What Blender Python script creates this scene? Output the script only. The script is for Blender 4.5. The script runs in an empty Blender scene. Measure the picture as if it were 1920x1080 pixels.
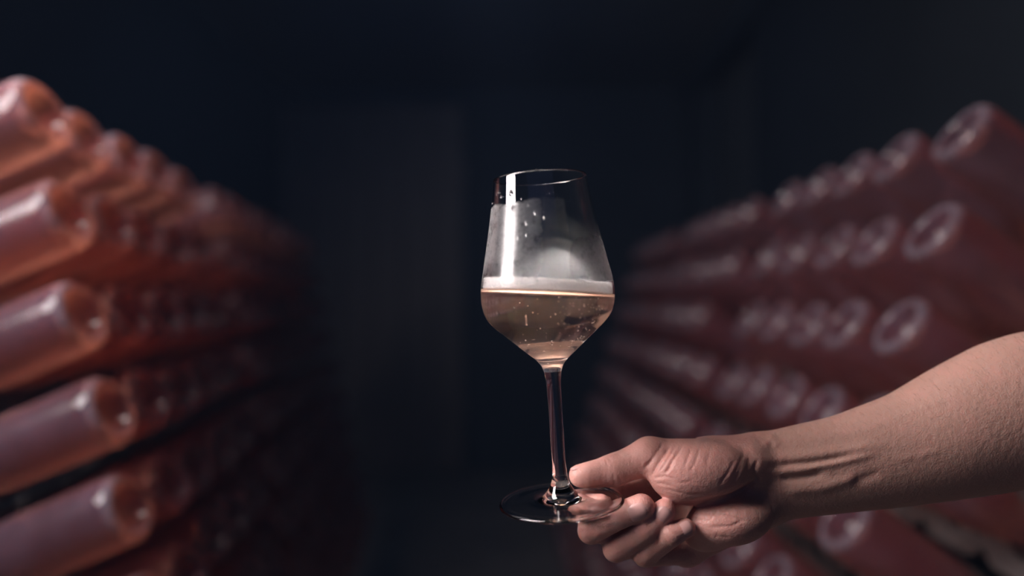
import bpy, math, random
import numpy as np
from mathutils import Vector, Matrix

random.seed(7)
rng = np.random.default_rng(7)
scn = bpy.context.scene
C = scn.collection

# ------------------------------------------------------------------ camera
F = 1300.0            # focal length in pixels of the 1920 x 1080 frame
CAMZ = 1.45
HORIZON = 570.0
cam = bpy.data.cameras.new('camera')
cam_o = bpy.data.objects.new('camera', cam)
C.objects.link(cam_o)
cam.sensor_fit = 'HORIZONTAL'
cam.sensor_width = 36.0
cam.lens = 36.0 * F / 1920.0
cam.shift_y = (HORIZON - 540.0) / 1920.0
cam_o.location = (0, 0, CAMZ)
cam_o.rotation_euler = (math.pi / 2, 0, 0)
cam.clip_start = 0.02
cam.dof.use_dof = True
cam.dof.focus_distance = 0.445
cam.dof.aperture_fstop = 1.45
scn.camera = cam_o

# ------------------------------------------------------------------ world, lights, exposure
world = bpy.data.worlds.new('world')
scn.world = world
world.use_nodes = True
world.node_tree.nodes['Background'].inputs[0].default_value = (0.34, 0.42, 1.0, 1)
world.node_tree.nodes['Background'].inputs[1].default_value = 0.06

def area(name, loc, target, sx, sy, power, color):
    l = bpy.data.lights.new(name, 'AREA')
    l.shape = 'RECTANGLE'; l.size = sx; l.size_y = sy
    l.energy = power; l.color = color
    o = bpy.data.objects.new(name, l)
    C.objects.link(o)
    o.location = loc
    d = Vector(target) - Vector(loc)
    o.rotation_euler = d.to_track_quat('-Z', 'Y').to_euler()
    return o

area('softbox_key', (-0.86, 0.26, 2.14), (0.00, 0.47, 1.50), 0.50, 1.00, 39.0, (1.0, 0.90, 0.90))
area('rack_softbox', (-0.85, 1.00, 2.30), (-0.60, 1.0, 1.3), 0.60, 0.70, 1.6, (1.0, 0.88, 0.90)).data.spread = math.radians(140)
sl_ = bpy.data.lights.new('spot_lamp', 'SPOT')
sl_.energy = 850.0; sl_.color = (1.0, 0.92, 0.90); sl_.spot_size = math.radians(4.8); sl_.spot_blend = 1.0; sl_.shadow_soft_size = 0.03
spot_o = bpy.data.objects.new('spot_lamp', sl_); C.objects.link(spot_o)
spot_o.location = (-0.055, 0.43, 2.32)
spot_o.rotation_euler = (Vector((0.004, 0.447, 1.468)) - Vector(spot_o.location)).to_track_quat('-Z', 'Y').to_euler()
area('back_wall_fill', (-0.2, 3.4, 3.25), (0.0, 6.0, 1.0), 1.6, 1.6, 5.0, (0.30, 0.52, 1.0))  # unseen blue fill added to bring up the dark back wall

scn.view_settings.view_transform = 'Standard'
scn.view_settings.look = 'None'
scn.view_settings.gamma = 1.0
scn.view_settings.exposure = 0.0
scn.view_settings.use_curve_mapping = False
scn.cycles.use_denoising = True; scn.cycles.use_light_tree = False
scn.cycles.max_bounces = 11
scn.cycles.diffuse_bounces = 3
scn.cycles.glossy_bounces = 4
scn.cycles.transmission_bounces = 11
scn.cycles.use_adaptive_sampling = True
scn.cycles.adaptive_threshold = 0.03
scn.cycles.sample_clamp_indirect = 60.0

# ------------------------------------------------------------------ helpers
def W(px, py, d):
    """photo pixel and real distance along the view -> world point"""
    return Vector(((px - 960.0) * d / F, d, CAMZ + (HORIZON - py) * d / F))

def tag(o, label=None, cat=None, group=None, kind=None):
    if label: o['label'] = label
    if cat: o['category'] = cat
    if group: o['group'] = group
    if kind: o['kind'] = kind
    return o

def mesh_obj(name, verts, faces, mat, parent=None, smooth=False):
    me = bpy.data.meshes.new(name)
    me.from_pydata([tuple(v) for v in verts], [], [tuple(f) for f in faces])
    me.update()
    if smooth:
        me.polygons.foreach_set('use_smooth', [True] * len(me.polygons))
    for m in (mat if isinstance(mat, (list, tuple)) else [mat]):
        me.materials.append(m)
    o = bpy.data.objects.new(name, me)
    C.objects.link(o)
    if parent: o.parent = parent
    return o

def link_mesh(name, me, parent=None):
    o = bpy.data.objects.new(name, me)
    C.objects.link(o)
    if parent: o.parent = parent
    return o

def empty(name, loc=(0, 0, 0)):
    o = bpy.data.objects.new(name, None)
    C.objects.link(o)
    o.location = loc
    o.empty_display_size = 0.05
    return o

def box_data(x0, x1, y0, y1, z0, z1, bev=0.0):
    """a box, with chamfered long edges when bev > 0 (along its longest axis ends too)"""
    if bev <= 0:
        v = [(x, y, z) for x in (x0, x1) for y in (y0, y1) for z in (z0, z1)]
        f = [(0, 1, 3, 2), (4, 6, 7, 5), (0, 4, 5, 1), (2, 3, 7, 6), (0, 2, 6, 4), (1, 5, 7, 3)]
        return v, f
    import bmesh
    bm = bmesh.new()
    bmesh.ops.create_cube(bm, size=1)
    for q in bm.verts:
        q.co = ((x0 + x1) / 2 + q.co.x * (x1 - x0), (y0 + y1) / 2 + q.co.y * (y1 - y0), (z0 + z1) / 2 + q.co.z * (z1 - z0))
    bmesh.ops.bevel(bm, geom=list(bm.edges), offset=bev, segments=1, affect='EDGES')
    bm.verts.index_update()
    v = [tuple(q.co) for q in bm.verts]
    f = [tuple(q.index for q in p.verts) for p in bm.faces]
    bm.free()
    return v, f

class NT:
    def __init__(self, name):
        self.m = bpy.data.materials.new(name)
        self.m.use_nodes = True
        self.t = self.m.node_tree
        self.t.nodes.clear()
        self.out = self.n('ShaderNodeOutputMaterial')
    def n(self, kind, **kw):
        nd = self.t.nodes.new(kind)
        for k, v in kw.items():
            if k.startswith('_'):
                setattr(nd, k[1:], v)
        return nd
    def l(self, a, b):
        self.t.links.new(a, b)
    def tc(self, what='Object'):
        return self.n('ShaderNodeTexCoord').outputs[what]
    def noise(self, vec, scale, detail=4, rough=0.55):
        nd = self.n('ShaderNodeTexNoise')
        nd.inputs['Scale'].default_value = scale
        nd.inputs['Detail'].default_value = detail
        nd.inputs['Roughness'].default_value = rough
        if vec is not None: self.l(vec, nd.inputs['Vector'])
        return nd.outputs['Fac']
    def ramp(self, fac, stops):
        nd = self.n('ShaderNodeValToRGB')
        e = nd.color_ramp.elements
        while len(e) < len(stops): e.new(0.5)
        for i, (p, c) in enumerate(stops):
            e[i].position = p
            e[i].color = (c[0], c[1], c[2], 1) if isinstance(c, (tuple, list)) else (c, c, c, 1)
        self.l(fac, nd.inputs[0])
        return nd.outputs[0]
    def math(self, op, a, b=None, clamp=False):
        nd = self.n('ShaderNodeMath', _operation=op, _use_clamp=clamp)
        for i, x in enumerate((a, b)):
            if x is None: continue
            if isinstance(x, (int, float)): nd.inputs[i].default_value = x
            else: self.l(x, nd.inputs[i])
        return nd.outputs[0]
    def maprange(self, v, a, b, c=0.0, d=1.0):
        nd = self.n('ShaderNodeMapRange')
        nd.interpolation_type = 'SMOOTHSTEP'
        self.l(v, nd.inputs[0])
        for i, x in enumerate((a, b, c, d)): nd.inputs[i + 1].default_value = x
        return nd.outputs[0]
    def bump(self, h, strength, dist=0.01):
        nd = self.n('ShaderNodeBump')
        nd.inputs['Strength'].default_value = strength
        nd.inputs['Distance'].default_value = dist
        self.l(h, nd.inputs['Height'])
        return nd.outputs[0]
    def princ(self, **kw):
        nd = self.n('ShaderNodeBsdfPrincipled')
        for k, v in kw.items():
            i = nd.inputs[k.replace('_', ' ')]
            if hasattr(v, 'is_output') or hasattr(v, 'is_linked') and not isinstance(v, (tuple, float, int)):
                self.l(v, i)
            elif isinstance(v, tuple) and len(v) == 3 and i.type == 'RGBA':
                i.default_value = (v[0], v[1], v[2], 1)
            else:
                i.default_value = v
        return nd
    def mix(self, fac, a, b):
        nd = self.n('ShaderNodeMixShader')
        if isinstance(fac, (int, float)): nd.inputs[0].default_value = fac
        else: self.l(fac, nd.inputs[0])
        self.l(a, nd.inputs[1]); self.l(b, nd.inputs[2])
        return nd.outputs[0]
    def done(self, surf, vol=None):
        self.l(surf, self.out.inputs[0])
        if vol is not None: self.l(vol, self.out.inputs[1])
        return self.m

def mottled(name, c1, c2, scale, rough=0.85, bump=0.3, dist=0.01):
    t = NT(name)
    o = t.tc()
    n1 = t.noise(o, scale, 2)
    n2 = t.noise(o, scale * 7, 4)
    col = t.ramp(n1, [(0.3, c1), (0.7, c2)])
    p = t.princ(Base_Color=col, Roughness=rough)
    return t.done(p.outputs[0])

M = {}
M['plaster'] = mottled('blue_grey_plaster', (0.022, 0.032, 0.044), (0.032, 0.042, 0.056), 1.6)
M['wall_dark'] = mottled('shaded_side_plaster', (0.010, 0.016, 0.024), (0.015, 0.022, 0.032), 1.6)  # shade put into the colour: darker plaster copy that hides key spill
M['ceiling'] = mottled('dark_ceiling', (0.07, 0.08, 0.09), (0.09, 0.10, 0.11), 1.1)
M['floor'] = mottled('cellar_concrete', (0.15, 0.13, 0.12), (0.21, 0.18, 0.16), 2.0, 0.7)
M['doorwood'] = mottled('door_boards', (0.10, 0.085, 0.085), (0.125, 0.105, 0.10), 2.5, 0.6)

def wood_mat():
    t = NT('rack_wood')
    o = t.tc()
    mp = t.n('ShaderNodeMapping'); mp.inputs['Scale'].default_value = (12, 1.2, 12)
    t.l(o, mp.inputs[0])
    n1 = t.noise(mp.outputs[0], 3.0, 6, 0.6)
    col = t.ramp(n1, [(0.3, (0.045, 0.035, 0.035)), (0.7, (0.085, 0.07, 0.068))])
    p = t.princ(Base_Color=col, Roughness=0.7, Normal=t.bump(n1, 0.3, 0.004))
    return t.done(p.outputs[0])
M['wood'] = wood_mat()

def bottle_mat():
    t = NT('rose_bottle_glass')
    o = t.tc()
    n1 = t.noise(o, 16, 5)
    dust = t.maprange(n1, 0.35, 0.75, 0.08, 0.15)
    # pale ring painted round the punt in place of the highlight on the heel
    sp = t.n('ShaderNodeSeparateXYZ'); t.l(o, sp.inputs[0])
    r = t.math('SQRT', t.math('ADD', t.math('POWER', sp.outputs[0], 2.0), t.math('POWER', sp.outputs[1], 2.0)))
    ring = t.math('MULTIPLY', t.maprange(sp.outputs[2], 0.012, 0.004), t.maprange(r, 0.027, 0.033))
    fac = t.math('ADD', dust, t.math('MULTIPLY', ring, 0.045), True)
    polish = t.maprange(sp.outputs[2], 0.012, 0.030, 0.12, 0.25)      # the thick moulded base stays glossy, the body is dulled by cellar dust
    gl = t.princ(Base_Color=(0.76, 0.32, 0.22), Roughness=polish, IOR=1.42, Transmission_Weight=1.0)
    tl = t.n('ShaderNodeBsdfTranslucent'); tl.inputs[0].default_value = (.82, .36, .22, 1)
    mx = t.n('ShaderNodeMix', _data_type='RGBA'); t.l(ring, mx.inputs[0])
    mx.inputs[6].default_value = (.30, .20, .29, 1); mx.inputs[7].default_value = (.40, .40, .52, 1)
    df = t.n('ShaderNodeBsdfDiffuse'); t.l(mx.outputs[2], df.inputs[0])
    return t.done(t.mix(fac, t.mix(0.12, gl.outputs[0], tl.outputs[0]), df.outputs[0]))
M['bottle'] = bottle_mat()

def simple(name, col, rough=0.5, metal=0.0):
    t = NT(name)
    n = t.noise(t.tc(), 60, 3)
    c = t.ramp(n, [(0.2, tuple(x * 0.85 for x in col)), (0.8, col)])
    return t.done(t.princ(Base_Color=c, Roughness=rough, Metallic=metal).outputs[0])
M['cap'] = simple('crown_cap_metal', (0.45, 0.42, 0.38), 0.35, 1.0)

# ------------------------------------------------------------------ the cellar
HAZE = 0.006
BX0, BX1, BY, TOP, Y0 = -1.98, 1.52, 6.0, 3.32, -2.4
def struct(name, data, mat, parent=None):
    o = mesh_obj(name, data[0], data[1], mat, parent)
    if not parent: o['kind'] = 'structure'
    return o
struct('floor', box_data(BX0 - 0.2, BX1 + 0.2, Y0, BY + 0.2, -0.12, 0.0), M['floor'])
struct('ceiling', box_data(BX0 - 0.2, BX1 + 0.2, Y0, BY + 0.2, TOP, TOP + 0.12), M['ceiling'])
struct('wall_left', box_data(BX0 - 0.2, BX0, Y0, BY + 0.2, 0, TOP), M['plaster'])
struct('wall_back', box_data(BX0, BX1, BY, BY + 0.2, 0, TOP), M['plaster'])
# right wall with a dark recess between two piers
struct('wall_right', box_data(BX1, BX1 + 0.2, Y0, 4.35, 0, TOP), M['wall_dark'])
struct('wall_right_far', box_data(BX1, BX1 + 0.2, 5.7, BY + 0.2, 0, TOP), M['plaster'])
struct('wall_right_recess', box_data(BX1 + 0.18, BX1 + 0.22, 4.35, 5.7, 0, TOP), M['ceiling'])
struct('trim_1', box_data(BX1 - 0.10, BX1, Y0, BY, TOP - 0.12, TOP), M['plaster'])
# boarded sliding door on the back wall
door = empty('door_1', (-1.2, BY, 0)); door['kind'] = 'structure'
bw = 0.26
for i in range(6):
    mesh_obj('board', *box_data(-0.78 + i * bw + 0.004, -0.78 + (i + 1) * bw - 0.004, -0.06, -0.02, 0.02, 3.15, 0.004), M['doorwood'], door)
mesh_obj('rail', *box_data(-0.8, 0.8, -0.085, -0.06, 0.5, 0.64, 0.004), M['doorwood'], door)
mesh_obj('rail', *box_data(-0.8, 0.8, -0.085, -0.06, 2.5, 2.64, 0.004), M['doorwood'], door)

# thin blue haze added to lift the dark parts of the cellar evenly
th_ = NT('shadow_lift_haze')
vs = th_.n('ShaderNodeVolumeScatter'); vs.inputs['Color'].default_value = (.35, .55, 1, 1); vs.inputs['Density'].default_value = HAZE; vs.inputs['Anisotropy'].default_value = 0.0
th_.l(vs.outputs[0], th_.out.inputs[1])
hz = mesh_obj('shadow_lift_haze', *box_data(BX0 + .01, BX1 - .01, Y0 + .01, BY - .01, -.03, TOP - .01), th_.m)
tag(hz, 'faint blue haze added to lift the cellar shadows', 'haze', kind='stuff')

# ------------------------------------------------------------------ lathe
def catmull(pts, sub):
    P = np.array(pts, float)
    out = []
    for i in range(len(P) - 1):
        p0, p1, p2, p3 = P[max(i - 1, 0)], P[i], P[i + 1], P[min(i + 2, len(P) - 1)]
        # centripetal-like tangents limited to the segment
        d1 = np.linalg.norm(p2 - p1)
        def tan(a, b, c):
            la, lc = np.linalg.norm(b - a), np.linalg.norm(c - b)
            if la < 1e-9 or lc < 1e-9: return np.zeros(2)
            ta, tc = (b - a) / la, (c - b) / lc
            return (ta * lc + tc * la) / (la + lc)
        m1 = tan(p0, p1, p2) * d1 if i > 0 else (p2 - p1)
        m2 = tan(p1, p2, p3) * d1 if i + 2 < len(P) else (p2 - p1)
        n = sub if d1 > 1e-9 else 1
        for k in range(n):
            t = k / n
            out.append((2*t**3-3*t**2+1)*p1 + (t**3-2*t**2+t)*m1 + (-2*t**3+3*t**2)*p2 + (t**3-t**2)*m2)
    out.append(P[-1])
    return np.array(out)

def lathe(prof, seg):
    """closed lathe round z of (r, z) points; points with r ~ 0 become poles"""
    v, f, rings = [], [], []
    for r, z in prof:
        if r < 1e-6:
            rings.append([len(v)]); v.append((0, 0, z))
        else:
            rings.append(list(range(len(v), len(v) + seg)))
            for k in range(seg):
                a = 2 * math.pi * k / seg
                v.append((r * math.cos(a), r * math.sin(a), z))
    for A, B in zip(rings, rings[1:]):
        for k in range(seg):
            k2 = (k + 1) % seg
            if len(A) == 1 and len(B) == 1: continue
            if len(A) == 1: f.append((A[0], B[k2], B[k]))
            elif len(B) == 1: f.append((A[k], A[k2], B[0]))
            else: f.append((A[k], A[k2], B[k2], B[k]))
    return v, f

# ------------------------------------------------------------------ bottles
bp = [(0, .030), (.009, .0285), (.018, .021), (.026, .0085), (.0305, .0012), (.034, 0), (.0385, .0016), (.042, .0062), (.0436, .0125), (.044, .022),
      (.044, .08), (.044, .142), (.0428, .163), (.038, .188), (.029, .218), (.0205, .247), (.0158, .270), (.0146, .284), (.0146, .287),
      (.0165, .2885), (.0168, .295), (.0150, .2985), (0, .2985)]
bprof = np.vstack([catmull(bp[:19], 3), np.array(bp[19:])])
bv, bf = lathe(bprof, 36)
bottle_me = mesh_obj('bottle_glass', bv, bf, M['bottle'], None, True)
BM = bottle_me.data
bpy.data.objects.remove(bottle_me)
capv, capf = [], []
S = 42
cprof = [(0.0, .3035), (.0135, .3035), (.0162, .3015), (.0175, .2965), (.0186, .2915), (.0176, .2915)]
cv, cf = lathe(cprof, S)
cv = [(x * (1 + (0.025 if (i % 2) and z < .3 else 0)), y * (1 + (0.025 if (i % 2) and z < .3 else 0)), z) for i, (x, y, z) in enumerate(cv)]
cap_tmp = mesh_obj('crown_cap', cv, cf, M['cap'], None, True)
CAPM = cap_tmp.data
bpy.data.objects.remove(cap_tmp)

ORD = ['first', 'second', 'third', 'fourth', 'fifth', 'sixth', 'seventh', 'eighth', 'ninth', 'tenth', 'eleventh', 'twelfth', 'thirteenth', 'fourteenth', 'fifteenth', 'sixteenth']

def axis_matrix(origin, zdir, roll=0.0):
    z = Vector(zdir).normalized()
    x = Vector((0, 1, 0)).cross(z)
    if x.length < 1e-4: x = Vector((1, 0, 0))
    x.normalize()
    y = z.cross(x)
    m = Matrix((x, y, z)).transposed().to_4x4()
    return Matrix.Translation(origin) @ m @ Matrix.Rotation(roll, 4, 'Z')

NROW = 10
SEAT = 0.265        # distance from the bottle's bottom to the plank, along its axis

def hole_plank(n, pitch, h, th, r, edge):
    """one rack plank: length along y with n round holes, height along z, front face at x = th/2"""
    v, f = [], []
    K = 16
    y0 = -pitch / 2 - edge
    def ring(cy, x): return [(x, cy + r * math.cos(2*math.pi*(k+.5)/K), r * math.sin(2*math.pi*(k+.5)/K)) for k in range(K)]
    def sq(cy, x, ya, yb):
        out = []
        for k in range(K):
            a = 2 * math.pi * (k + .5) / K
            c, s = math.cos(a), math.sin(a)
            m = max(abs(c), abs(s))
            yy = cy + c / m * pitch / 2; zz = s / m * h / 2
            if c / m > 0.999 and yb is not None: yy = yb
            if c / m < -0.999 and ya is not None: yy = ya
            out.append((x, yy, zz))
        return out
    for i in range(n):
        cy = i * pitch
        ya = cy - pitch / 2 - edge if i == 0 else None
        yb = cy + pitch / 2 + edge if i == n - 1 else None
        b = len(v)
        v += ring(cy, th/2) + sq(cy, th/2, ya, yb) + ring(cy, -th/2) + sq(cy, -th/2, ya, yb)
        for k in range(K):
            k2 = (k + 1) % K
            f.append((b + k, b + K + k, b + K + k2, b + k2))
            f.append((b + 2*K + k, b + 2*K + k2, b + 3*K + k2, b + 3*K + k))
            f.append((b + k, b + k2, b + 2*K + k2, b + 2*K + k))
            c = math.cos(2*math.pi*(k+.5)/K); c2 = math.cos(2*math.pi*(k2+.5)/K)
            s1 = math.sin(2*math.pi*(k+1)/K)
            mid = abs(math.cos(2*math.pi*(k+1)/K))
            if abs(math.sin(2*math.pi*(k+1)/K)) >= mid - 1e-6 or (mid > 0.7 and ((c > 0 and yb is not None) or (c < 0 and ya is not None))):
                f.append((b + K + k, b + 3*K + k, b + 3*K + k2, b + K + k2))
    return v, f

def rack_side(side, base, rowstep, colstep, u, pitch_deg, units, missing, words, face):
    """side -1 left, +1 right. base: bottom centre of the top bottle nearest the camera"""
    u = Vector(u).normalized()
    n_out = Vector((u.y, -u.x, 0)) * (-side)          # horizontal direction from the rack to the aisle
    if n_out.x * side > 0: n_out = -n_out
    p = math.radians(pitch_deg)
    n_face = Vector((-side * math.cos(face), -math.sin(face), 0))   # bottles are set square or a little towards the viewer
    axis = (-n_face) * math.cos(p) + Vector((0, 0, -math.sin(p)))
    down = n_out * rowstep[0] + Vector((0, 0, -rowstep[1]))
    up = -down.normalized()
    normal = u.cross(up)
    if normal.dot(n_out) < 0: normal = -normal
    col = 0
    s_along = 0.0
    rackgroup = 'riddling racks along the aisle'
    for ui, n in enumerate(units):
        # the rack itself
        mid_top = base + u * s_along + axis * SEAT
        start = mid_top
        root = empty('riddling_rack', (0, 0, 0))
        foot = start + u * (colstep * (n - 1) / 2) + down * (NROW - 1)
        Rm = Matrix((normal, u, normal.cross(u))).transposed().to_4x4()
        if Rm.col[2].z < 0:
            Rm = Matrix((normal, -u, normal.cross(-u))).transposed().to_4x4()
            flip = True
        else:
            flip = False
        root.matrix_world = Matrix.Translation(Vector((foot.x, foot.y, 0)))
        inv = root.matrix_world.inverted()
        rl = down.length
        pv, pf = hole_plank(n, colstep, rl * 0.86, 0.026, 0.031, 0.022)
        me = bpy.data.meshes.new('plank'); me.from_pydata(pv, [], pf); me.update(); me.materials.append(M['wood'])
        for r in range(NROW):
            o = link_mesh('plank', me, root)
            q = start + down * r
            if flip: q = q + u * colstep * (n - 1)
            o.matrix_local = inv @ Matrix.Translation(q) @ Rm
        # stiles: sloping posts outside the planks, down to the floor
        top = start - down * 0.75
        for e in (-colstep / 2 - 0.030, colstep * (n - 1) + colstep / 2 + 0.030):
            a = top + u * e
            L = a.z / up.z
            dv, df = box_data(-0.021, 0.021, -0.0075, 0.0075, -L, 0.0, 0.003)
            o = mesh_obj('stile', dv, df, M['wood'], root)
            o.matrix_local = inv @ Matrix.Translation(a) @ Rm
            # the rear prop of the trestle
            b = a - normal * 0.03
            ft = Vector((a.x, a.y, 0)) - n_out * 0.42
            d = (b - ft); L2 = d.length
            dv, df = box_data(-0.018, 0.018, -0.0075, 0.0075, 0, L2, 0.003)
            o = mesh_obj('rear_prop', dv, df, M['wood'], root)
            o.matrix_local = inv @ axis_matrix(ft, d) if False else inv @ Matrix.Translation(ft) @ Matrix((n_out, u if not flip else -u, d.normalized())).transposed().to_4x4()
        tag(root, f"dark wooden riddling rack, {words} of the aisle, {['nearest to the camera', 'in the middle of the row', 'farthest from the camera'][ui]}", 'rack', rackgroup)
        for c in range(n):
            for r in range(NROW):
                if (r, col) in missing: continue
                jit = Vector((random.uniform(-.003, .003), random.uniform(-.004, .004), random.uniform(-.003, .003)))
                pos = base + u * (s_along + c * colstep) + down * r + axis * random.uniform(-.004, .004)
                pp = axis + Vector((0, random.uniform(-.02, .02), random.uniform(-.02, .02)))
                # keep the neck in its hole: rotate about the seat
                seat = pos + axis * SEAT
                pos = seat - pp.normalized() * SEAT
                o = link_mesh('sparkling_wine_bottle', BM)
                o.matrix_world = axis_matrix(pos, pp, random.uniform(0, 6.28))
                cp = link_mesh('crown_cap', CAPM, o)
                rw = 'top row' if r == 0 else ('bottom row' if r == NROW - 1 else ORD[r] + ' row from top')
                cw = 'nearest the camera' if col == 0 else (ORD[col] + ' from the camera')
                tag(o, f"{'rosy amber' if side < 0 else 'dark red'} bottle {words}, {rw}, {cw}", 'bottle', f'bottles in the racks {words}')
            col += 1
        s_along += n * colstep + 0.092

d0 = F * .088 / 140
rack_side(-1, W(85, 212, d0), (39 / F * d0, 187 / F * d0), .155 * d0, (-170 / F, 1, 0), 22, (5, 5, 5), set(), 'on the left', 0.05)
d1 = F * .088 / 129
rack_side(+1, W(1790, 245, d1), (55 / F * d1, 182 / F * d1), .150 * d1, (-26 / F, 1, 0), 35, (5, 5, 5), {(2, 5)}, 'on the right', 0.0)

# ------------------------------------------------------------------ the wine glass
GD = 0.448
U = GD / F                       # metres per photo pixel at the glass
gorigin = W(1053, 941, GD)
gaxis = Vector((-42, -14, 605)).normalized()
GM = axis_matrix(gorigin, gaxis)

out_low = [(0, 2.5), (60, 1.5), (105, -1.8), (113, -2.6), (116.4, -1), (117, 1), (115.5, 3), (100, 5), (62, 7.6), (42, 10), (33, 13.5), (27.5, 19),
           (21.5, 28), (17.2, 37), (14.6, 47), (13.5, 60), (13.0, 120), (13.2, 200), (14.2, 230), (16.4, 246)]
out_bowl = [(16.4, 246), (20.5, 257), (28, 267), (42, 279.5), (64, 299), (88, 320), (107, 338), (116.5, 351), (122, 367), (124.2, 385), (124, 400), (122, 415),
            (116, 444), (108, 482), (100, 521), (93, 560), (87, 604)]
lip = [(87, 604), (86.6, 606.6), (85.4, 607.6), (84.4, 606.6), (84, 604)]
inner = [(84, 604), (90, 560), (97, 521), (105, 482), (113, 444), (118.9, 415), (120.9, 400), (121, 386), (118.9, 368.5), (113.6, 354), (104, 341.5),
         (85, 324), (60, 302.8), (40, 287), (26, 279.5), (12, 276.4), (0, 276)]
SEG = 96
pl = catmull(out_low, 5); pb = catmull(out_bowl, 6); pi_ = catmull(inner, 6)

def fogged_glass(name, fog):
    t = NT(name)
    g = t.n('ShaderNodeBsdfGlass'); g.inputs['Color'].default_value = (1, 1, 1, 1); g.inputs['Roughness'].default_value = 0.0; g.inputs['IOR'].default_value = 1.5
    if not fog:
        return t.done(g.outputs[0])
    o = t.tc()
    sp = t.n('ShaderNodeSeparateXYZ'); t.l(o, sp.inputs[0])
    x, y, z = sp.outputs
    n_big = t.noise(o, 55, 5, 0.6)
    n_fine = t.noise(o, 420, 4, 0.7)
    # breath-like mist: a patch on the left with a wiped top edge, a softer lower one on the right, nothing on the far side
    wob = t.math('MULTIPLY', t.math('SUBTRACT', n_big, 0.5), 0.010)
    zz = t.math('ADD', z, wob)
    left = t.math('MULTIPLY', t.math('MULTIPLY', t.maprange(zz, 559 * U, 552 * U), t.maprange(zz, 420 * U, 470 * U, 0.35, 1.0)), t.maprange(t.math('ADD', x, wob), 0.002, -0.012))
    right = t.math('MULTIPLY', t.maprange(zz, 520 * U, 450 * U), t.maprange(t.math('ADD', x, wob), 0.004, 0.022))
    low = t.math('MULTIPLY', t.maprange(zz, 460 * U, 418 * U), 0.18)
    streak = t.maprange(t.noise(o, 120, 6, 0.7), 0.32, 0.50, 0.45, 1.0)
    grain = t.maprange(n_fine, 0.25, 0.55, 0.7, 1.0)
    near = t.maprange(y, 0.004, -0.004)
    up = t.math('MULTIPLY', t.math('MULTIPLY', t.math('MAXIMUM', t.math('MAXIMUM', left, t.math('MULTIPLY', right, .6)), low), near), t.math('MULTIPLY', streak, grain))
    above = t.maprange(z, 400 * U, 416 * U)             # mist above the wine line
    lowm = t.maprange(zz, 322 * U, 292 * U)              # dew on the cold cone, whitened to imitate the foam's glow
    dew = t.math('MULTIPLY', up, t.math('ADD', 0.08, t.math('MULTIPLY', above, 0.90)), True)
    rg = t.n('ShaderNodeBsdfGlass'); rg.inputs['Roughness'].default_value = 0.30; rg.inputs['IOR'].default_value = 1.4
    t.l(t.bump(n_fine, .5, .0004), rg.inputs['Normal'])
    df = t.n('ShaderNodeBsdfDiffuse'); df.inputs[0].default_value = (.78, .82, .95, 1)
    tr = t.n('ShaderNodeBsdfTranslucent'); tr.inputs[0].default_value = (.9, .9, .9, 1)
    white = t.mix(0.5, df.outputs[0], tr.outputs[0])
    veil = t.math('ADD', t.math('MULTIPLY', dew, 0.022), t.math('MULTIPLY', lowm, 0.20), True)
    return t.done(t.mix(veil, t.mix(dew, g.outputs[0], rg.outputs[0]), white))
M['glass'] = fogged_glass('clear_glass', False)
M['misted'] = fogged_glass('misted_glass', True)

glass = empty('wine_glass')
glass.matrix_world = GM
tag(glass, 'tall stemmed wine glass of clear misted crystal held up by the hand', 'wine glass')
ks = next(i for i in range(len(pl)) if pl[i][0] < 40 and pl[i][1] > 8)
def gpart(name, prof, mats, idx=None):
    v, f = lathe(np.array(prof) * U, SEG)
    o = mesh_obj(name, v, f, mats, glass, True)
    return o
gpart('foot', pl[:ks + 1], M['glass'])
gpart('stem', pl[ks:], M['glass'])
ip = pi_[::-1] * U                                        # from the bottom up
irz = ip[:, 1]; irr = ip[:, 0]
def inner_r(z): return np.interp(z, irz, irr)
SLOPE = 0.114                                             # the wine stays level while the glass leans
SLOPE_Y = 0.034
def level(s0, x, y): return s0 * U - SLOPE * x - SLOPE_Y * y
LV, FT = 394.5, 414.5                                     # wine surface and foam top, in photo pixels up the glass axis
nb = len(pb)
bowl_prof = np.vstack([pb, np.array(lip[1:-1])]) * U
bv_, bf_ = lathe(bowl_prof, SEG)
mats_ = [0 if min(q) // SEG < nb - 2 else 1 for q in bf_]
# the inside wall runs from the lip down to the wine; below that the wine itself meets the glass
prev = list(range((len(bowl_prof) - 1) * SEG, len(bowl_prof) * SEG))
NI = 40
for i in range(NI + 1):
    cur = []
    for k in range(SEG):
        a = 2 * math.pi * k / SEG
        zt = LV * U
        for _ in range(8): zt = level(LV, math.cos(a) * inner_r(zt), math.sin(a) * inner_r(zt))
        z = 604 * U + (zt - 604 * U) * i / NI
        r = inner_r(z)
        cur.append(len(bv_)); bv_.append((r * math.cos(a), r * math.sin(a), z))
    for k in range(SEG):
        k2 = (k + 1) % SEG
        bf_.append((prev[k], prev[k2], cur[k2], cur[k])); mats_.append(1)
    prev = cur
bowl = mesh_obj('bowl', bv_, bf_, [M['misted'], M['glass']], glass, True)
bowl.data.polygons.foreach_set('material_index', mats_)

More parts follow.
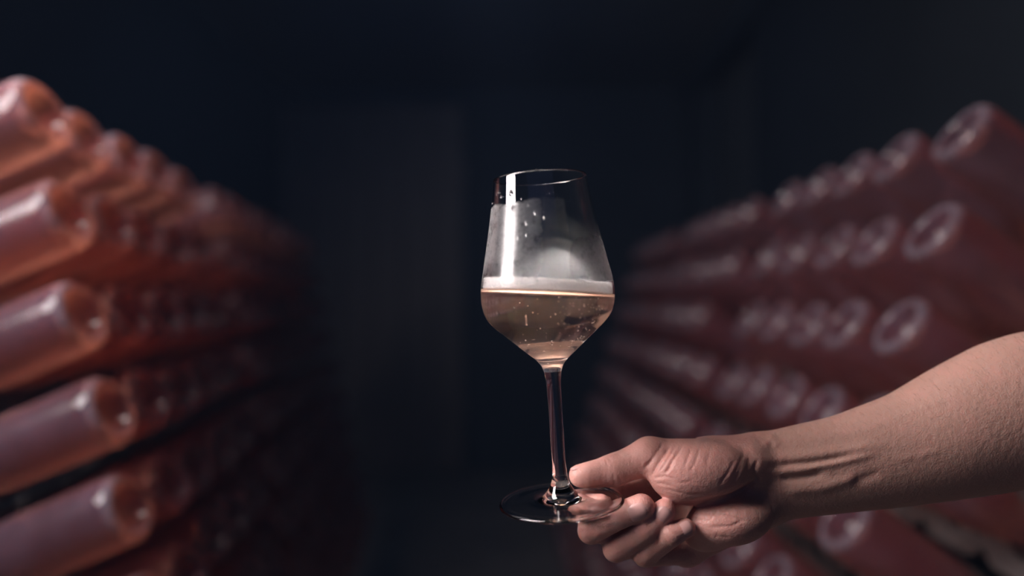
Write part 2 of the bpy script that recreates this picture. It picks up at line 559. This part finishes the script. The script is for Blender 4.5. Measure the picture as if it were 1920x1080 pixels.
# ------------------------------------------------------------------ the wine
def liquid_body(s0, s1, extra, n=26, seg=96, lump=0.0, dish=None):
    """solid filling the bowl from surface s0 (None = the bottom) up to surface s1"""
    v, f = [], []
    rings = []
    for i in range(n + 1):
        ring = []
        for k in range(seg):
            a = 2 * math.pi * k / seg
            zt = s1 * U
            for _ in range(6): zt = level(s1, math.cos(a) * inner_r(zt), math.sin(a) * inner_r(zt))
            if s0 is None: zb = 276.2 * U
            else:
                zb = s0 * U
                for _ in range(6): zb = level(s0, math.cos(a) * inner_r(zb), math.sin(a) * inner_r(zb))
            t = i / n
            if s0 is None: t = t ** 1.25
            z = zb + (zt - zb) * t
            r = max(inner_r(z) + extra, 0.0008)
            ring.append(len(v)); v.append((r * math.cos(a), r * math.sin(a), z))
        rings.append(ring)
    def cap(ring, s, up):
        prev = ring
        for q in (0.985, 0.965, 0.94, 0.88, 0.6, 0.3):
            cur = []
            for k in ring:
                x, y, z = v[k]
                nx, ny = x * q, y * q
                zz = level(s, nx, ny) if s is not None else z
                if up and dish: zz -= dish * (1 - min(1, max(0, (q - .84) / .14)) ** 1.5)
                if lump: zz += lump * (random.random() - .5)
                cur.append(len(v)); v.append((nx, ny, zz))
            for k in range(seg):
                k2 = (k + 1) % seg
                f.append((prev[k], prev[k2], cur[k2], cur[k]) if up else (prev[k], cur[k], cur[k2], prev[k2]))
            prev = cur
        c = len(v); v.append((0, 0, s * U - (dish if (up and dish) else 0) if s is not None else v[prev[0]][2]))
        for k in range(seg):
            k2 = (k + 1) % seg
            f.append((prev[k], prev[k2], c) if up else (prev[k], c, prev[k2]))
    for A, B in zip(rings, rings[1:]):
        for k in range(seg):
            k2 = (k + 1) % seg
            f.append((A[k], A[k2], B[k2], B[k]))
    cap(rings[-1], s1, True); cap(rings[0], s0, False)
    return v, f

def wine_mat(name, ior):
    t = NT(name)
    g = t.n('ShaderNodeBsdfGlass'); g.inputs['Color'].default_value = (1, 1, 1, 1); g.inputs['IOR'].default_value = ior; g.inputs['Roughness'].default_value = 0.0
    va = t.n('ShaderNodeVolumeAbsorption'); va.inputs['Color'].default_value = (.97, .66, .46, 1); va.inputs['Density'].default_value = 1.7
    return t.done(g.outputs[0], va.outputs[0])
M['wine'] = wine_mat('rose_wine', 1.345)
M['wine_wall'] = wine_mat('rose_wine_against_glass', 1.345 / 1.5)
def foam_mat():
    t = NT('wine_foam')
    o = t.tc()
    vo = t.n('ShaderNodeTexVoronoi'); vo.inputs['Scale'].default_value = 900; t.l(o, vo.inputs['Vector'])
    bn = t.bump(vo.outputs['Distance'], .4, .0006)
    p = t.princ(Base_Color=(.99, .91, .895), Roughness=.5, Subsurface_Weight=1.0, Subsurface_Radius=(1.0, .95, .9), Subsurface_Scale=.016, Normal=bn)
    tr = t.n('ShaderNodeBsdfTranslucent'); tr.inputs[0].default_value = (.99, .95, .93, 1)
    return t.done(t.mix(.35, p.outputs[0], tr.outputs[0]))
M['foam'] = foam_mat()
wine = empty('sparkling_wine'); wine.matrix_world = GM
tag(wine, 'pale amber pink sparkling wine under a foam ring in the glass', 'wine')
v, f = liquid_body(None, LV, 0.0)
lq = mesh_obj('liquid', v, f, [M['wine'], M['wine_wall']], wine, True)
nside = 26 * 96
lq.data.polygons.foreach_set('material_index', [1 if (i < nside or i >= nside + 96 * 7) else 0 for i in range(len(f))])
v, f = liquid_body(LV - 1.4, FT, -0.00008, n=6, lump=.0004, dish=13 * U)
mesh_obj('foam', v, f, M['foam'], wine, True)
# bubbles rising, drawn as tiny spheres joined in one part
def ico(r):
    t_ = (1 + 5 ** .5) / 2
    vv = np.array([(-1, t_, 0), (1, t_, 0), (-1, -t_, 0), (1, -t_, 0), (0, -1, t_), (0, 1, t_), (0, -1, -t_), (0, 1, -t_), (t_, 0, -1), (t_, 0, 1), (-t_, 0, -1), (-t_, 0, 1)])
    ff = [(0, 11, 5), (0, 5, 1), (0, 1, 7), (0, 7, 10), (0, 10, 11), (1, 5, 9), (5, 11, 4), (11, 10, 2), (10, 7, 6), (7, 1, 8), (3, 9, 4), (3, 4, 2), (3, 2, 6), (3, 6, 8), (3, 8, 9), (4, 9, 5), (2, 4, 11), (6, 2, 10), (8, 6, 7), (9, 8, 1)]
    return vv / np.linalg.norm(vv[0]) * r, ff
tb = NT('bubble_gas')
M['bubble'] = tb.done(tb.princ(Base_Color=(1, .96, .93), Roughness=.12, Specular_IOR_Level=.9, Transmission_Weight=.3).outputs[0])
bvv, bff = [], []
for i in range(110):
    z = random.uniform(300, 388) * U
    rmax = inner_r(z)
    if i < 75:
        a = math.radians(random.uniform(-85, -35)); rr = rmax * random.uniform(.88, .96)
    else:
        a = random.uniform(0, 6.28); rr = rmax * random.uniform(.1, .93)
    c = np.array((rr * math.cos(a), rr * math.sin(a), z))
    q, ff = ico(random.uniform(.00022, .00062))
    b = len(bvv); bvv += [tuple(x + c) for x in q]; bff += [tuple(k + b for k in t3) for t3 in ff]
bo = mesh_obj('bubbles', bvv, bff, M['bubble'], wine, True); bo['kind'] = 'stuff'

# droplets clinging to the outside of the bowl
orz, orr = pb[:, 1] * U, pb[:, 0] * U
def outer_r(z): return np.interp(z, orz, orr)
dq, df_ = lathe(np.array([(0, -1), (.55, -.85), (.9, -.45), (1, 0), (.85, .5), (.55, 1.0), (.25, 1.6), (0, 2.0)]), 12)
drop_me = None
for (px, py, s) in [(958, 372, 1.5), (961, 399, 1.35), (941, 374, .8), (975, 383, .5), (936, 365, .6), (932, 368, .5), (922, 381, .6), (928, 388, .6), (998, 412, .8),
                    (1014, 421, .7), (983, 428, .9), (987, 395, .5), (931, 402, .6), (984, 449, .6), (969, 452, .6), (1002, 336, .5)]:
    sy = (941 - py); ax = 1053 - 42 * sy / 605
    z = sy * U * 1.003; R = outer_r(z)
    x = max(-.97, min(.97, (px - ax) * U / R)); ang = -math.acos(x)
    if drop_me is None:
        o = mesh_obj('droplet', dq, df_, M['glass'], glass, True); drop_me = o.data
    else:
        o = link_mesh('droplet', drop_me, glass)
    o.matrix_local = Matrix.Translation((R * math.cos(ang), R * math.sin(ang), z)) @ Matrix.Diagonal((s * .0009, s * .0009, s * .0011, 1))

# ------------------------------------------------------------------ the arm and hand (one continuous surface from a distance field)
H = 0.0008
def P(px, py, y):
    """photo pixel and depth in mm behind the glass axis -> world"""
    return np.array(W(px, py, GD + y / 1000.0))
class Field:
    def __init__(s, lo, hi, h):
        s.lo = np.array(lo); s.h = h
        s.n = np.ceil((np.array(hi) - s.lo) / h).astype(int) + 1
        s.D = np.full(s.n, 1.0, np.float32)
    def sub(s, lo, hi):
        a = np.clip(np.floor((np.array(lo) - s.lo) / s.h).astype(int), 0, s.n - 1)
        b = np.clip(np.ceil((np.array(hi) - s.lo) / s.h).astype(int) + 1, 0, s.n)
        sl = tuple(slice(i, j) for i, j in zip(a, b))
        ax = [(s.lo[i] + np.arange(a[i], b[i]) * s.h).astype(np.float32) for i in range(3)]
        return sl, np.meshgrid(*ax, indexing='ij', sparse=True)
    def merge(s, sl, d, k):
        A = s.D[sl]
        if k <= 0: s.D[sl] = np.minimum(A, d); return
        h = np.maximum(k - np.abs(A - d), 0) / k
        s.D[sl] = np.minimum(A, d) - h * h * k * 0.25
    def carve(s, sl, d, k):
        A = s.D[sl]; d = -d
        h = np.maximum(k - np.abs(A - d), 0) / k
        s.D[sl] = np.maximum(A, d) + h * h * k * 0.25
    def cone(s, a, b, ra, rb, k, carve=False, flat=None):
        a = np.array(a); b = np.array(b); R = max(ra, rb) + k + .004
        sl, (X, Y, Z) = s.sub(np.minimum(a, b) - R, np.maximum(a, b) + R)
        ab = b - a; L = float(ab @ ab) + 1e-12
        t = np.clip(((X - a[0]) * ab[0] + (Y - a[1]) * ab[1] + (Z - a[2]) * ab[2]) / L, 0, 1)
        d = np.sqrt((X - a[0] - t * ab[0]) ** 2 + (Y - a[1] - t * ab[1]) ** 2 + (Z - a[2] - t * ab[2]) ** 2) - (ra + (rb - ra) * t)
        (s.carve if carve else s.merge)(sl, d, k)
    def ell(s, c, axes, rad, k, carve=False):
        """ellipsoid: axes 3x3 rows unit vectors"""
        c = np.array(c); A = np.array(axes, float); rad = np.array(rad, float)
        R = rad.max() + k + .004
        sl, (X, Y, Z) = s.sub(c - R, c + R)
        q = [((X - c[0]) * A[i, 0] + (Y - c[1]) * A[i, 1] + (Z - c[2]) * A[i, 2]) for i in range(3)]
        k0 = np.sqrt(sum((q[i] / rad[i]) ** 2 for i in range(3)))
        k1 = np.sqrt(sum((q[i] / rad[i] ** 2) ** 2 for i in range(3))) + 1e-9
        d = k0 * (k0 - 1.0) / k1
        (s.carve if carve else s.merge)(sl, d.astype(np.float32), k)

mm = .001
lo = P(1030, 1110, -70) ; hi = P(2190, 560, 95)
lo = np.array((P(1040, 900, 0)[0], GD - .062, P(1200, 1125, 30)[2]))
hi = np.array((P(2190, 600, 10)[0], GD + .085, P(2000, 560, 20)[2]))
fd = Field(lo, hi, H)

# forearm: a bone-like tube whose outline follows the photo
fx = np.array([1340, 1385, 1430, 1480, 1562, 1673, 1762, 1851, 1920, 2010, 2100, 2160])
ft_ = np.array([818, 820, 812, 800, 782, 741, 689, 643, 622, 612, 612, 625])
fb_ = np.array([1000, 990, 980, 972, 962, 950, 938, 925, 912, 900, 892, 885])
fhalf = np.array([17, 18, 19, 20, 23, 29, 35, 39, 41, 42, 41, 36])      # depth half thickness mm
fy = np.array([24, 23, 22, 22, 23, 25, 27, 29, 30, 31, 32, 32])          # centre depth mm
wp_t = np.array([P(a, b, c) for a, b, c in zip(fx, ft_, fy)])
wp_b = np.array([P(a, b, c) for a, b, c in zip(fx, fb_, fy)])
cx = (wp_t[:, 0] + wp_b[:, 0]) / 2; cz = (wp_t[:, 2] + wp_b[:, 2]) / 2; ca = (wp_t[:, 2] - wp_b[:, 2]) / 2
def smooth_interp(x, xp, fp):
    out = np.interp(x, xp, fp)
    return out
xs_f = np.linspace(cx[0], cx[-1], 400)
ker = np.hanning(41); ker /= ker.sum()
def sm(fp):
    y = np.interp(xs_f, cx, fp)
    yp = np.concatenate([2*y[0]-y[20:0:-1], y, 2*y[-1]-y[-2:-22:-1]])
    return np.convolve(yp, ker, 'valid')
zc_s, a_s, b_s, y_s = sm(cz), sm(ca), sm(fhalf * mm), sm(GD + fy * mm)
sl, (X, Y, Z) = fd.sub((cx[0] - .012, lo[1], lo[2]), (cx[-1] + .04, hi[1], hi[2]))
Xc = np.clip(X, cx[0], cx[-1])
zc = np.interp(Xc, xs_f, zc_s).astype(np.float32); aa = np.interp(Xc, xs_f, a_s).astype(np.float32)
bb = np.interp(Xc, xs_f, b_s).astype(np.float32); yc = np.interp(Xc, xs_f, y_s).astype(np.float32)
ex = np.maximum(np.maximum(X - cx[-1], cx[0] - X), 0)
q = np.sqrt(((Z - zc) / aa) ** 2 + ((Y - yc) / bb) ** 2 + (ex / .03) ** 2)
slope = 1 / np.sqrt(1 + np.interp(Xc, xs_f, np.gradient(zc_s, xs_f)) ** 2).astype(np.float32)
fd.merge(sl, ((q - 1) * np.minimum(aa, bb) * slope).astype(np.float32), 0)

# palm: metacarpal fan
wr = P(1425, 895, 25)
MCP = [P(1222, 912, 36), P(1240, 952, 38), P(1262, 992, 37), P(1288, 1030, 33)]
MR = [.0125, .0125, .0120, .0112]
CB = [P(1415, 868, 25), P(1418, 890, 26), P(1420, 915, 26), P(1420, 940, 24)]
for m, r, c in zip(MCP, MR, CB):
    fd.cone(c, m, .0165, r, .010)
# hypothenar heel
def rot(deg):
    c, s_ = math.cos(math.radians(deg)), math.sin(math.radians(deg))
    return [(c, 0, s_), (0, 1, 0), (-s_, 0, c)]
fd.ell(P(1366, 976, 6), rot(6), (.028, .0175, .0160), .008)
fd.ell(P(1325, 1003, 12), rot(10), (.0145, .012, .0105), .006)
# thumb metacarpal and thenar
fd.cone(P(1398, 868, 14), P(1222, 857, 15), .0160, .0122, .006)
fd.ell(P(1312, 884, 5), rot(4), (.0330, .0185, .0200), .004)
fd.ell(P(1272, 902, 6), rot(-30), (.0190, .0150, .0140), .005)
# thumb phalanges
fd.cone(P(1216, 856, 15), P(1150, 882, 15), .0122, .0100, .006)
fd.cone(P(1150, 882, 15), P(1087, 891, 16), .0102, .0072, .004)
fd.ell(P(1110, 894, 14), rot(8), (.0125, .0082, .0070), .004)
# web between the thumb and the index
fd.cone(P(1270, 890, 24), P(1235, 905, 33), .010, .010, .010)
# fingers: (knuckle joints, radii)
FING = {
 'index':  [(MCP[0], .0110), (P(1090, 950, 24), .0093), (P(1094, 951, 4), .0085), (P(1126, 947, -3), .0072)],
 'middle': [(MCP[1], .0110), (P(1108, 995, 14), .0088), (P(1160, 967, -1), .0084), (P(1203, 951, -3), .0086)],
 'ring':   [(MCP[2], .0105), (P(1154, 1030, 12), .0083), (P(1215, 992, -2), .0080), (P(1246, 957, -2), .0074)],
 'little': [(MCP[3], .0098), (P(1209, 1041, 6), .0076), (P(1258, 1003, -6), .0074), (P(1285, 990, -4), .0064)],
}
for nm, ch in FING.items():
    fd.cone(ch[0][0], ch[1][0], ch[0][1], ch[1][1], .006)
for nm, ch in FING.items():
    fd.cone(ch[1][0], ch[2][0], ch[1][1] * .99, ch[2][1], .0013)
    fd.cone(ch[2][0], ch[3][0], ch[2][1] * .99, ch[3][1], .0013)

def surface_nets(D, lo, h):
    ins = D < 0
    nx, ny, nz = D.shape
    cnt = np.zeros((nx-1, ny-1, nz-1), np.int8)
    for i in (0, 1):
        for j in (0, 1):
            for k in (0, 1):
                cnt += ins[i:nx-1+i, j:ny-1+j, k:nz-1+k]
    cells = np.argwhere((cnt > 0) & (cnt < 8))
    idx = np.full(cnt.shape, -1, np.int32)
    idx[tuple(cells.T)] = np.arange(len(cells))
    corners = [(i, j, k) for i in (0, 1) for j in (0, 1) for k in (0, 1)]
    acc = np.zeros((len(cells), 3)); n = np.zeros(len(cells))
    val = {c: D[cells[:, 0]+c[0], cells[:, 1]+c[1], cells[:, 2]+c[2]].astype(float) for c in corners}
    for c in corners:
        for ax in range(3):
            if c[ax]: continue
            c2 = list(c); c2[ax] = 1; c2 = tuple(c2)
            a, b = val[c], val[c2]
            x = (a < 0) != (b < 0)
            t = np.where(x, a / np.where(x, a - b, 1), 0)
            p = np.tile(np.array(c, float), (len(cells), 1)); p[:, ax] = t
            acc[x] += p[x]; n[x] += 1
    V = lo + (cells + acc / n[:, None]) * h
    Q = []
    for ax in range(3):
        a1, a2 = (ax + 1) % 3, (ax + 2) % 3
        s1 = [slice(None)] * 3; s2 = [slice(None)] * 3
        s1[ax] = slice(0, -1); s2[ax] = slice(1, None)
        x = np.argwhere(ins[tuple(s1)] != ins[tuple(s2)])
        ok = (x[:, a1] > 0) & (x[:, a2] > 0) & (x[:, a1] < D.shape[a1]-1) & (x[:, a2] < D.shape[a2]-1)
        x = x[ok]
        def cell(d1, d2):
            y = x.copy(); y[:, a1] -= d1; y[:, a2] -= d2
            return idx[tuple(y.T)]
        q4 = np.stack([cell(1, 1), cell(0, 1), cell(0, 0), cell(1, 0)], 1)
        inside_first = ins[tuple(x.T)]
        q4[~inside_first] = q4[~inside_first][:, ::-1]
        Q.append(q4)
    return V, np.vstack(Q)

V, Q = surface_nets(fd.D, fd.lo, H)
E = np.vstack([Q[:, [0, 1]], Q[:, [1, 2]], Q[:, [2, 3]], Q[:, [3, 0]]])
def relax(V, it, lam=.5):
    deg = np.bincount(E.ravel(), minlength=len(V)).astype(float)
    for _ in range(it):
        S_ = np.zeros_like(V)
        for d in range(3):
            S_[:, d] = np.bincount(E[:, 0], V[E[:, 1], d], len(V)) + np.bincount(E[:, 1], V[E[:, 0], d], len(V))
        V = V + lam * (S_ / deg[:, None] - V)
    return V
V = relax(V, 5)
def vnormals(V):
    fn = np.cross(V[Q[:, 2]] - V[Q[:, 0]], V[Q[:, 3]] - V[Q[:, 1]])
    N = np.zeros_like(V)
    for d in range(3):
        for c in range(4):
            N[:, d] += np.bincount(Q[:, c], fn[:, d], len(V))
    return N / (np.linalg.norm(N, axis=1)[:, None] + 1e-12)
N = vnormals(V)
# creases, tendons and veins on the palm side: lines given in photo pixels, depth in mm (minus = groove)
px_v = 960 + V[:, 0] / V[:, 1] * F
py_v = HORIZON - (V[:, 2] - CAMZ) / V[:, 1] * F
front = np.clip(-N[:, 1] * 1.6 + .25, 0, 1)
LINES = [
 # thumb base wrinkles
 ([(1256, 838), (1236, 866), (1220, 893)], 3.2, -1.0), ([(1279, 836), (1262, 862), (1247, 890)], 3.0, -.9), ([(1222, 862), (1206, 880)], 3.0, -.7),
 ([(1226, 896), (1246, 893), (1268, 900)], 2.6, -.7), ([(1232, 905), (1262, 912)], 2.6, -.5), ([(1296, 842), (1284, 874)], 3.0, -.4),
 # thumb joint creases
 ([(1150, 888), (1153, 912)], 2.4, -.5), ([(1141, 858), (1146, 868)], 2.4, -.35),
 # thenar crease down to the wrist
 ([(1272, 948), (1320, 942), (1373, 930), (1405, 913), (1424, 892)], 4.0, -2.0),
 # wrist creases
 ([(1423, 905), (1414, 880), (1420, 862)], 3.0, -.9), ([(1436, 910), (1446, 945), (1452, 965)], 2.6, -.5), ([(1395, 850), (1385, 872), (1372, 902)], 3.0, -.5),
 # heel creases
 ([(1318, 962), (1360, 966), (1400, 978)], 3.0, -.6), ([(1330, 990), (1372, 986), (1395, 975)], 3.0, -.6), ([(1300, 972), (1330, 978)], 2.6, -.5),
 # more thumb base wrinkles
 ([(1243, 832), (1226, 856), (1212, 878)], 2.4, -.55), ([(1268, 834), (1250, 864), (1236, 886)], 2.2, -.5), ([(1312, 838), (1304, 866), (1292, 888)], 2.6, -.35),
 ([(1238, 888), (1252, 882), (1262, 874)], 2.0, -.45), ([(1248, 902), (1275, 906), (1300, 902)], 2.4, -.35), ([(1330, 846), (1324, 880)], 3.0, -.25),
 ([(1378, 862), (1366, 885), (1350, 908)], 2.6, -.4), ([(1392, 868), (1384, 890), (1368, 914)], 2.4, -.45), ([(1405, 858), (1400, 885)], 2.6, -.4),
 ([(1240, 915), (1290, 928), (1340, 926)], 2.6, -.4), ([(1180, 862), (1190, 872)], 2.2, -.3), ([(1136, 862), (1140, 874)], 2.0, -.3), ([(1160, 890), (1164, 908)], 2.0, -.3),
 # palm lines beyond the finger tips
 ([(1322, 950), (1310, 964), (1300, 980)], 2.0, -.4), ([(1345, 957), (1332, 975)], 2.0, -.3), ([(1380, 948), (1352, 962)], 2.2, -.3), ([(1340, 1005), (1368, 1008)], 2.6, -.4),
 # tendons
 ([(1432, 862), (1500, 857), (1570, 847), (1650, 834)], 11.0, 1.1), ([(1445, 886), (1500, 881), (1560, 870), (1640, 852)], 7.0, 1.2),
 ([(1455, 872), (1520, 867), (1590, 855)], 5.5, -1.1), ([(1462, 898), (1500, 896), (1545, 887)], 7.5, -1.7),
 ([(1470, 922), (1540, 915), (1610, 893)], 11.0, 1.3), ([(1600, 903), (1650, 886)], 9.0, -.8),
 # veins on the forearm
 ([(1680, 862), (1720, 856), (1760, 845)], 7.0, .3), ([(1540, 820), (1620, 806), (1700, 775), (1800, 740)], 7.0, .2), ([(1430, 838), (1447, 822), (1462, 838)], 8.0, .7),
 # finger joint creases
 ([(1172, 946), (1176, 968)], 2.2, -.4), ([(1222, 968), (1238, 985)], 2.2, -.4),
]
disp = np.zeros(len(V))
for line, w, amt in LINES:
    pts = np.array(line, float)
    best = np.full(len(V), 1e9); along = np.zeros(len(V)); tot = 0
    L = [np.linalg.norm(b - a) for a, b in zip(pts, pts[1:])]; T = sum(L)
    for a, b, l_ in zip(pts, pts[1:], L):
        t = np.clip(((px_v - a[0]) * (b[0]-a[0]) + (py_v - a[1]) * (b[1]-a[1])) / l_**2, 0, 1)
        d = np.hypot(px_v - a[0] - t * (b[0]-a[0]), py_v - a[1] - t * (b[1]-a[1]))
        m = d < best
        best[m] = d[m]; along[m] = (tot + t[m] * l_) / T
        tot += l_
    fade = np.clip(np.minimum(along, 1 - along) * 5 + .25, 0, 1)
    disp += amt * mm * np.exp(-(best / w) ** 2) * fade
V = V + N * (disp * front)[:, None]
V = relax(V, 1, .25)

def skin_mat():
    t = NT('skin')
    o = t.tc()
    at = t.n('ShaderNodeAttribute'); at.attribute_name = 'pink_lit_tone'
    n1 = t.noise(o, 70, 5); n2 = t.noise(o, 900, 3); n3 = t.noise(o, 260, 4)
    pk = t.math('ADD', at.outputs['Fac'], t.math('MULTIPLY', t.math('SUBTRACT', n1, .5), .9), True)
    col = t.ramp(pk, [(0.0, (.43, .25, .20)), (0.5, (.53, .275, .23)), (1.0, (.67, .33, .285))])  # pinker palm; also lightened so the hand seems to catch more of the key
    b1 = t.bump(n2, .5, .0006)
    b2 = t.n('ShaderNodeBump'); b2.inputs['Strength'].default_value = .45; b2.inputs['Distance'].default_value = .0012
    t.l(n3, b2.inputs['Height']); t.l(b1, b2.inputs['Normal'])
    p = t.princ(Base_Color=col, Roughness=.5, Subsurface_Weight=.35, Subsurface_Radius=(.008, .0028, .0018), Subsurface_Scale=.6, Normal=b2.outputs[0])
    return t.done(p.outputs[0])
M['skin'] = skin_mat()
base_pt = np.array(W(1900, 800, GD + .03))
me = bpy.data.meshes.new('arm')
me.vertices.add(len(V)); me.vertices.foreach_set('co', V.ravel())
me.loops.add(Q.size); me.loops.foreach_set('vertex_index', Q.ravel().astype(np.int32))
me.polygons.add(len(Q)); me.polygons.foreach_set('loop_start', np.arange(0, Q.size, 4, dtype=np.int32))
me.update(calc_edges=True); me.validate()
me.polygons.foreach_set('use_smooth', np.ones(len(me.polygons), bool))
pink = np.clip((1480 - px_v) / 110, 0, 1) * .6
for c in FING.values():
    d = np.linalg.norm(V - c[3][0], axis=1); pink += .35 * np.exp(-(d / .012) ** 2)
pink += .25 * np.exp(-(np.hypot(px_v - 1250, py_v - 885) / 40) ** 2)
at = me.attributes.new('pink_lit_tone', 'FLOAT', 'POINT'); at.data.foreach_set('value', np.clip(pink, 0, 1).astype(np.float32))
me.materials.append(M['skin'])
person = bpy.data.objects.new('person', me); C.objects.link(person)
tag(person, 'bare right forearm and hand pinching the foot of the wine glass', 'person')

# fingernails
M['nail'] = simple('fingernail', (.62, .35, .32), .36)
def nail(c, along, normal, wd, ln, R):
    c = Vector(c); a = Vector(along).normalized(); n = Vector(normal); n = (n - a * n.dot(a)).normalized(); s_ = a.cross(n)
    v, f = [], []
    NU, NV_ = 12, 10
    for lay in (0, 1):
        for i in range(NV_ + 1):
            tt = i / NV_ * 2 - 1
            hw = wd / 2 * (1 - .18 * max(0, -tt) ** 2 - .30 * max(0, tt) ** 4)
            for j in range(NU + 1):
                uu = j / NU * 2 - 1
                # rounded outline
                le = ln / 2 * tt * (1 - .16 * uu * uu)
                ph = hw * uu / R
                rr = R - lay * .0006 - .0010 * tt * tt * (0.8 if tt > 0 else .8) - (.0007 if abs(uu) > .99 or abs(tt) > .99 else 0)
                v.append(c + a * le + s_ * (R * math.sin(ph)) + n * (rr * math.cos(ph) - R))
    k = (NU + 1) * (NV_ + 1)
    for lay in (0, 1):
        for i in range(NV_):
            for j in range(NU):
                q = [lay*k + i*(NU+1)+j, lay*k + i*(NU+1)+j+1, lay*k + (i+1)*(NU+1)+j+1, lay*k + (i+1)*(NU+1)+j]
                f.append(q if lay else q[::-1])
    return mesh_obj('fingernail', v, f, M['nail'], person, True)
def on_tip(ch, t, normal, wd, ln, lift=.0004):
    a, ra = Vector(ch[2][0]), ch[2][1]; b, rb = Vector(ch[3][0]), ch[3][1]
    ax = (b - a).normalized(); n = Vector(normal); n = (n - ax * n.dot(ax)).normalized()
    R = ra + (rb - ra) * min(t, 1)
    nail(a.lerp(b, t) + n * (R + lift), ax, n, wd, ln, R * 1.02)
on_tip(FING['middle'], .80, (.15, -1, .10), .0122, .0135)
on_tip(FING['ring'], .86, (.05, -1, .25), .0108, .0110)
on_tip(FING['little'], .85, (.1, -1, .45), .0095, .0100)
on_tip(FING['index'], .85, (0, -1, -.75), .0110, .0115)
# thumb nail, seen edge on along the top
nail(P(1085, 872.5, 17), P(1075, 880, 17) - P(1110, 874, 17), (0.02, .35, 1), .0115, .0125, .0078)

# fine hair along the upper side of the forearm, one joined part
t_h = NT('arm_hair'); M['hair'] = t_h.done(t_h.princ(Base_Color=(.10, .055, .035), Roughness=.5).outputs[0])
cand = np.where((px_v > 1450) & (px_v < 1960) & (N[:, 2] > .25))[0]
pick = rng.choice(cand, 900, replace=False)
hv, hf = [], []
for i in pick:
    p0 = V[i] - N[i] * .0003; n_ = N[i]
    flow = np.array((-.7, -.15, .1)) + rng.normal(0, .25, 3)
    L = rng.uniform(.004, .009)
    mid = p0 + (n_ * .55 + flow * .5) * L * .5
    end = mid + (n_ * .25 + flow * .8) * L * .5
    b = len(hv)
    for q, w in ((p0, .000045), (mid, .000035)):
        hv += [q + np.array((0, w, -w)), q + np.array((0, -w, -w)), q + np.array((0, 0, w))]
    hv.append(end)
    for k in range(3):
        k2 = (k + 1) % 3
        hf.append((b + k, b + k2, b + 3 + k2, b + 3 + k)); hf.append((b + 3 + k, b + 3 + k2, b + 6))
hair = mesh_obj('arm_hair', hv, hf, M['hair'], person); hair['kind'] = 'stuff'
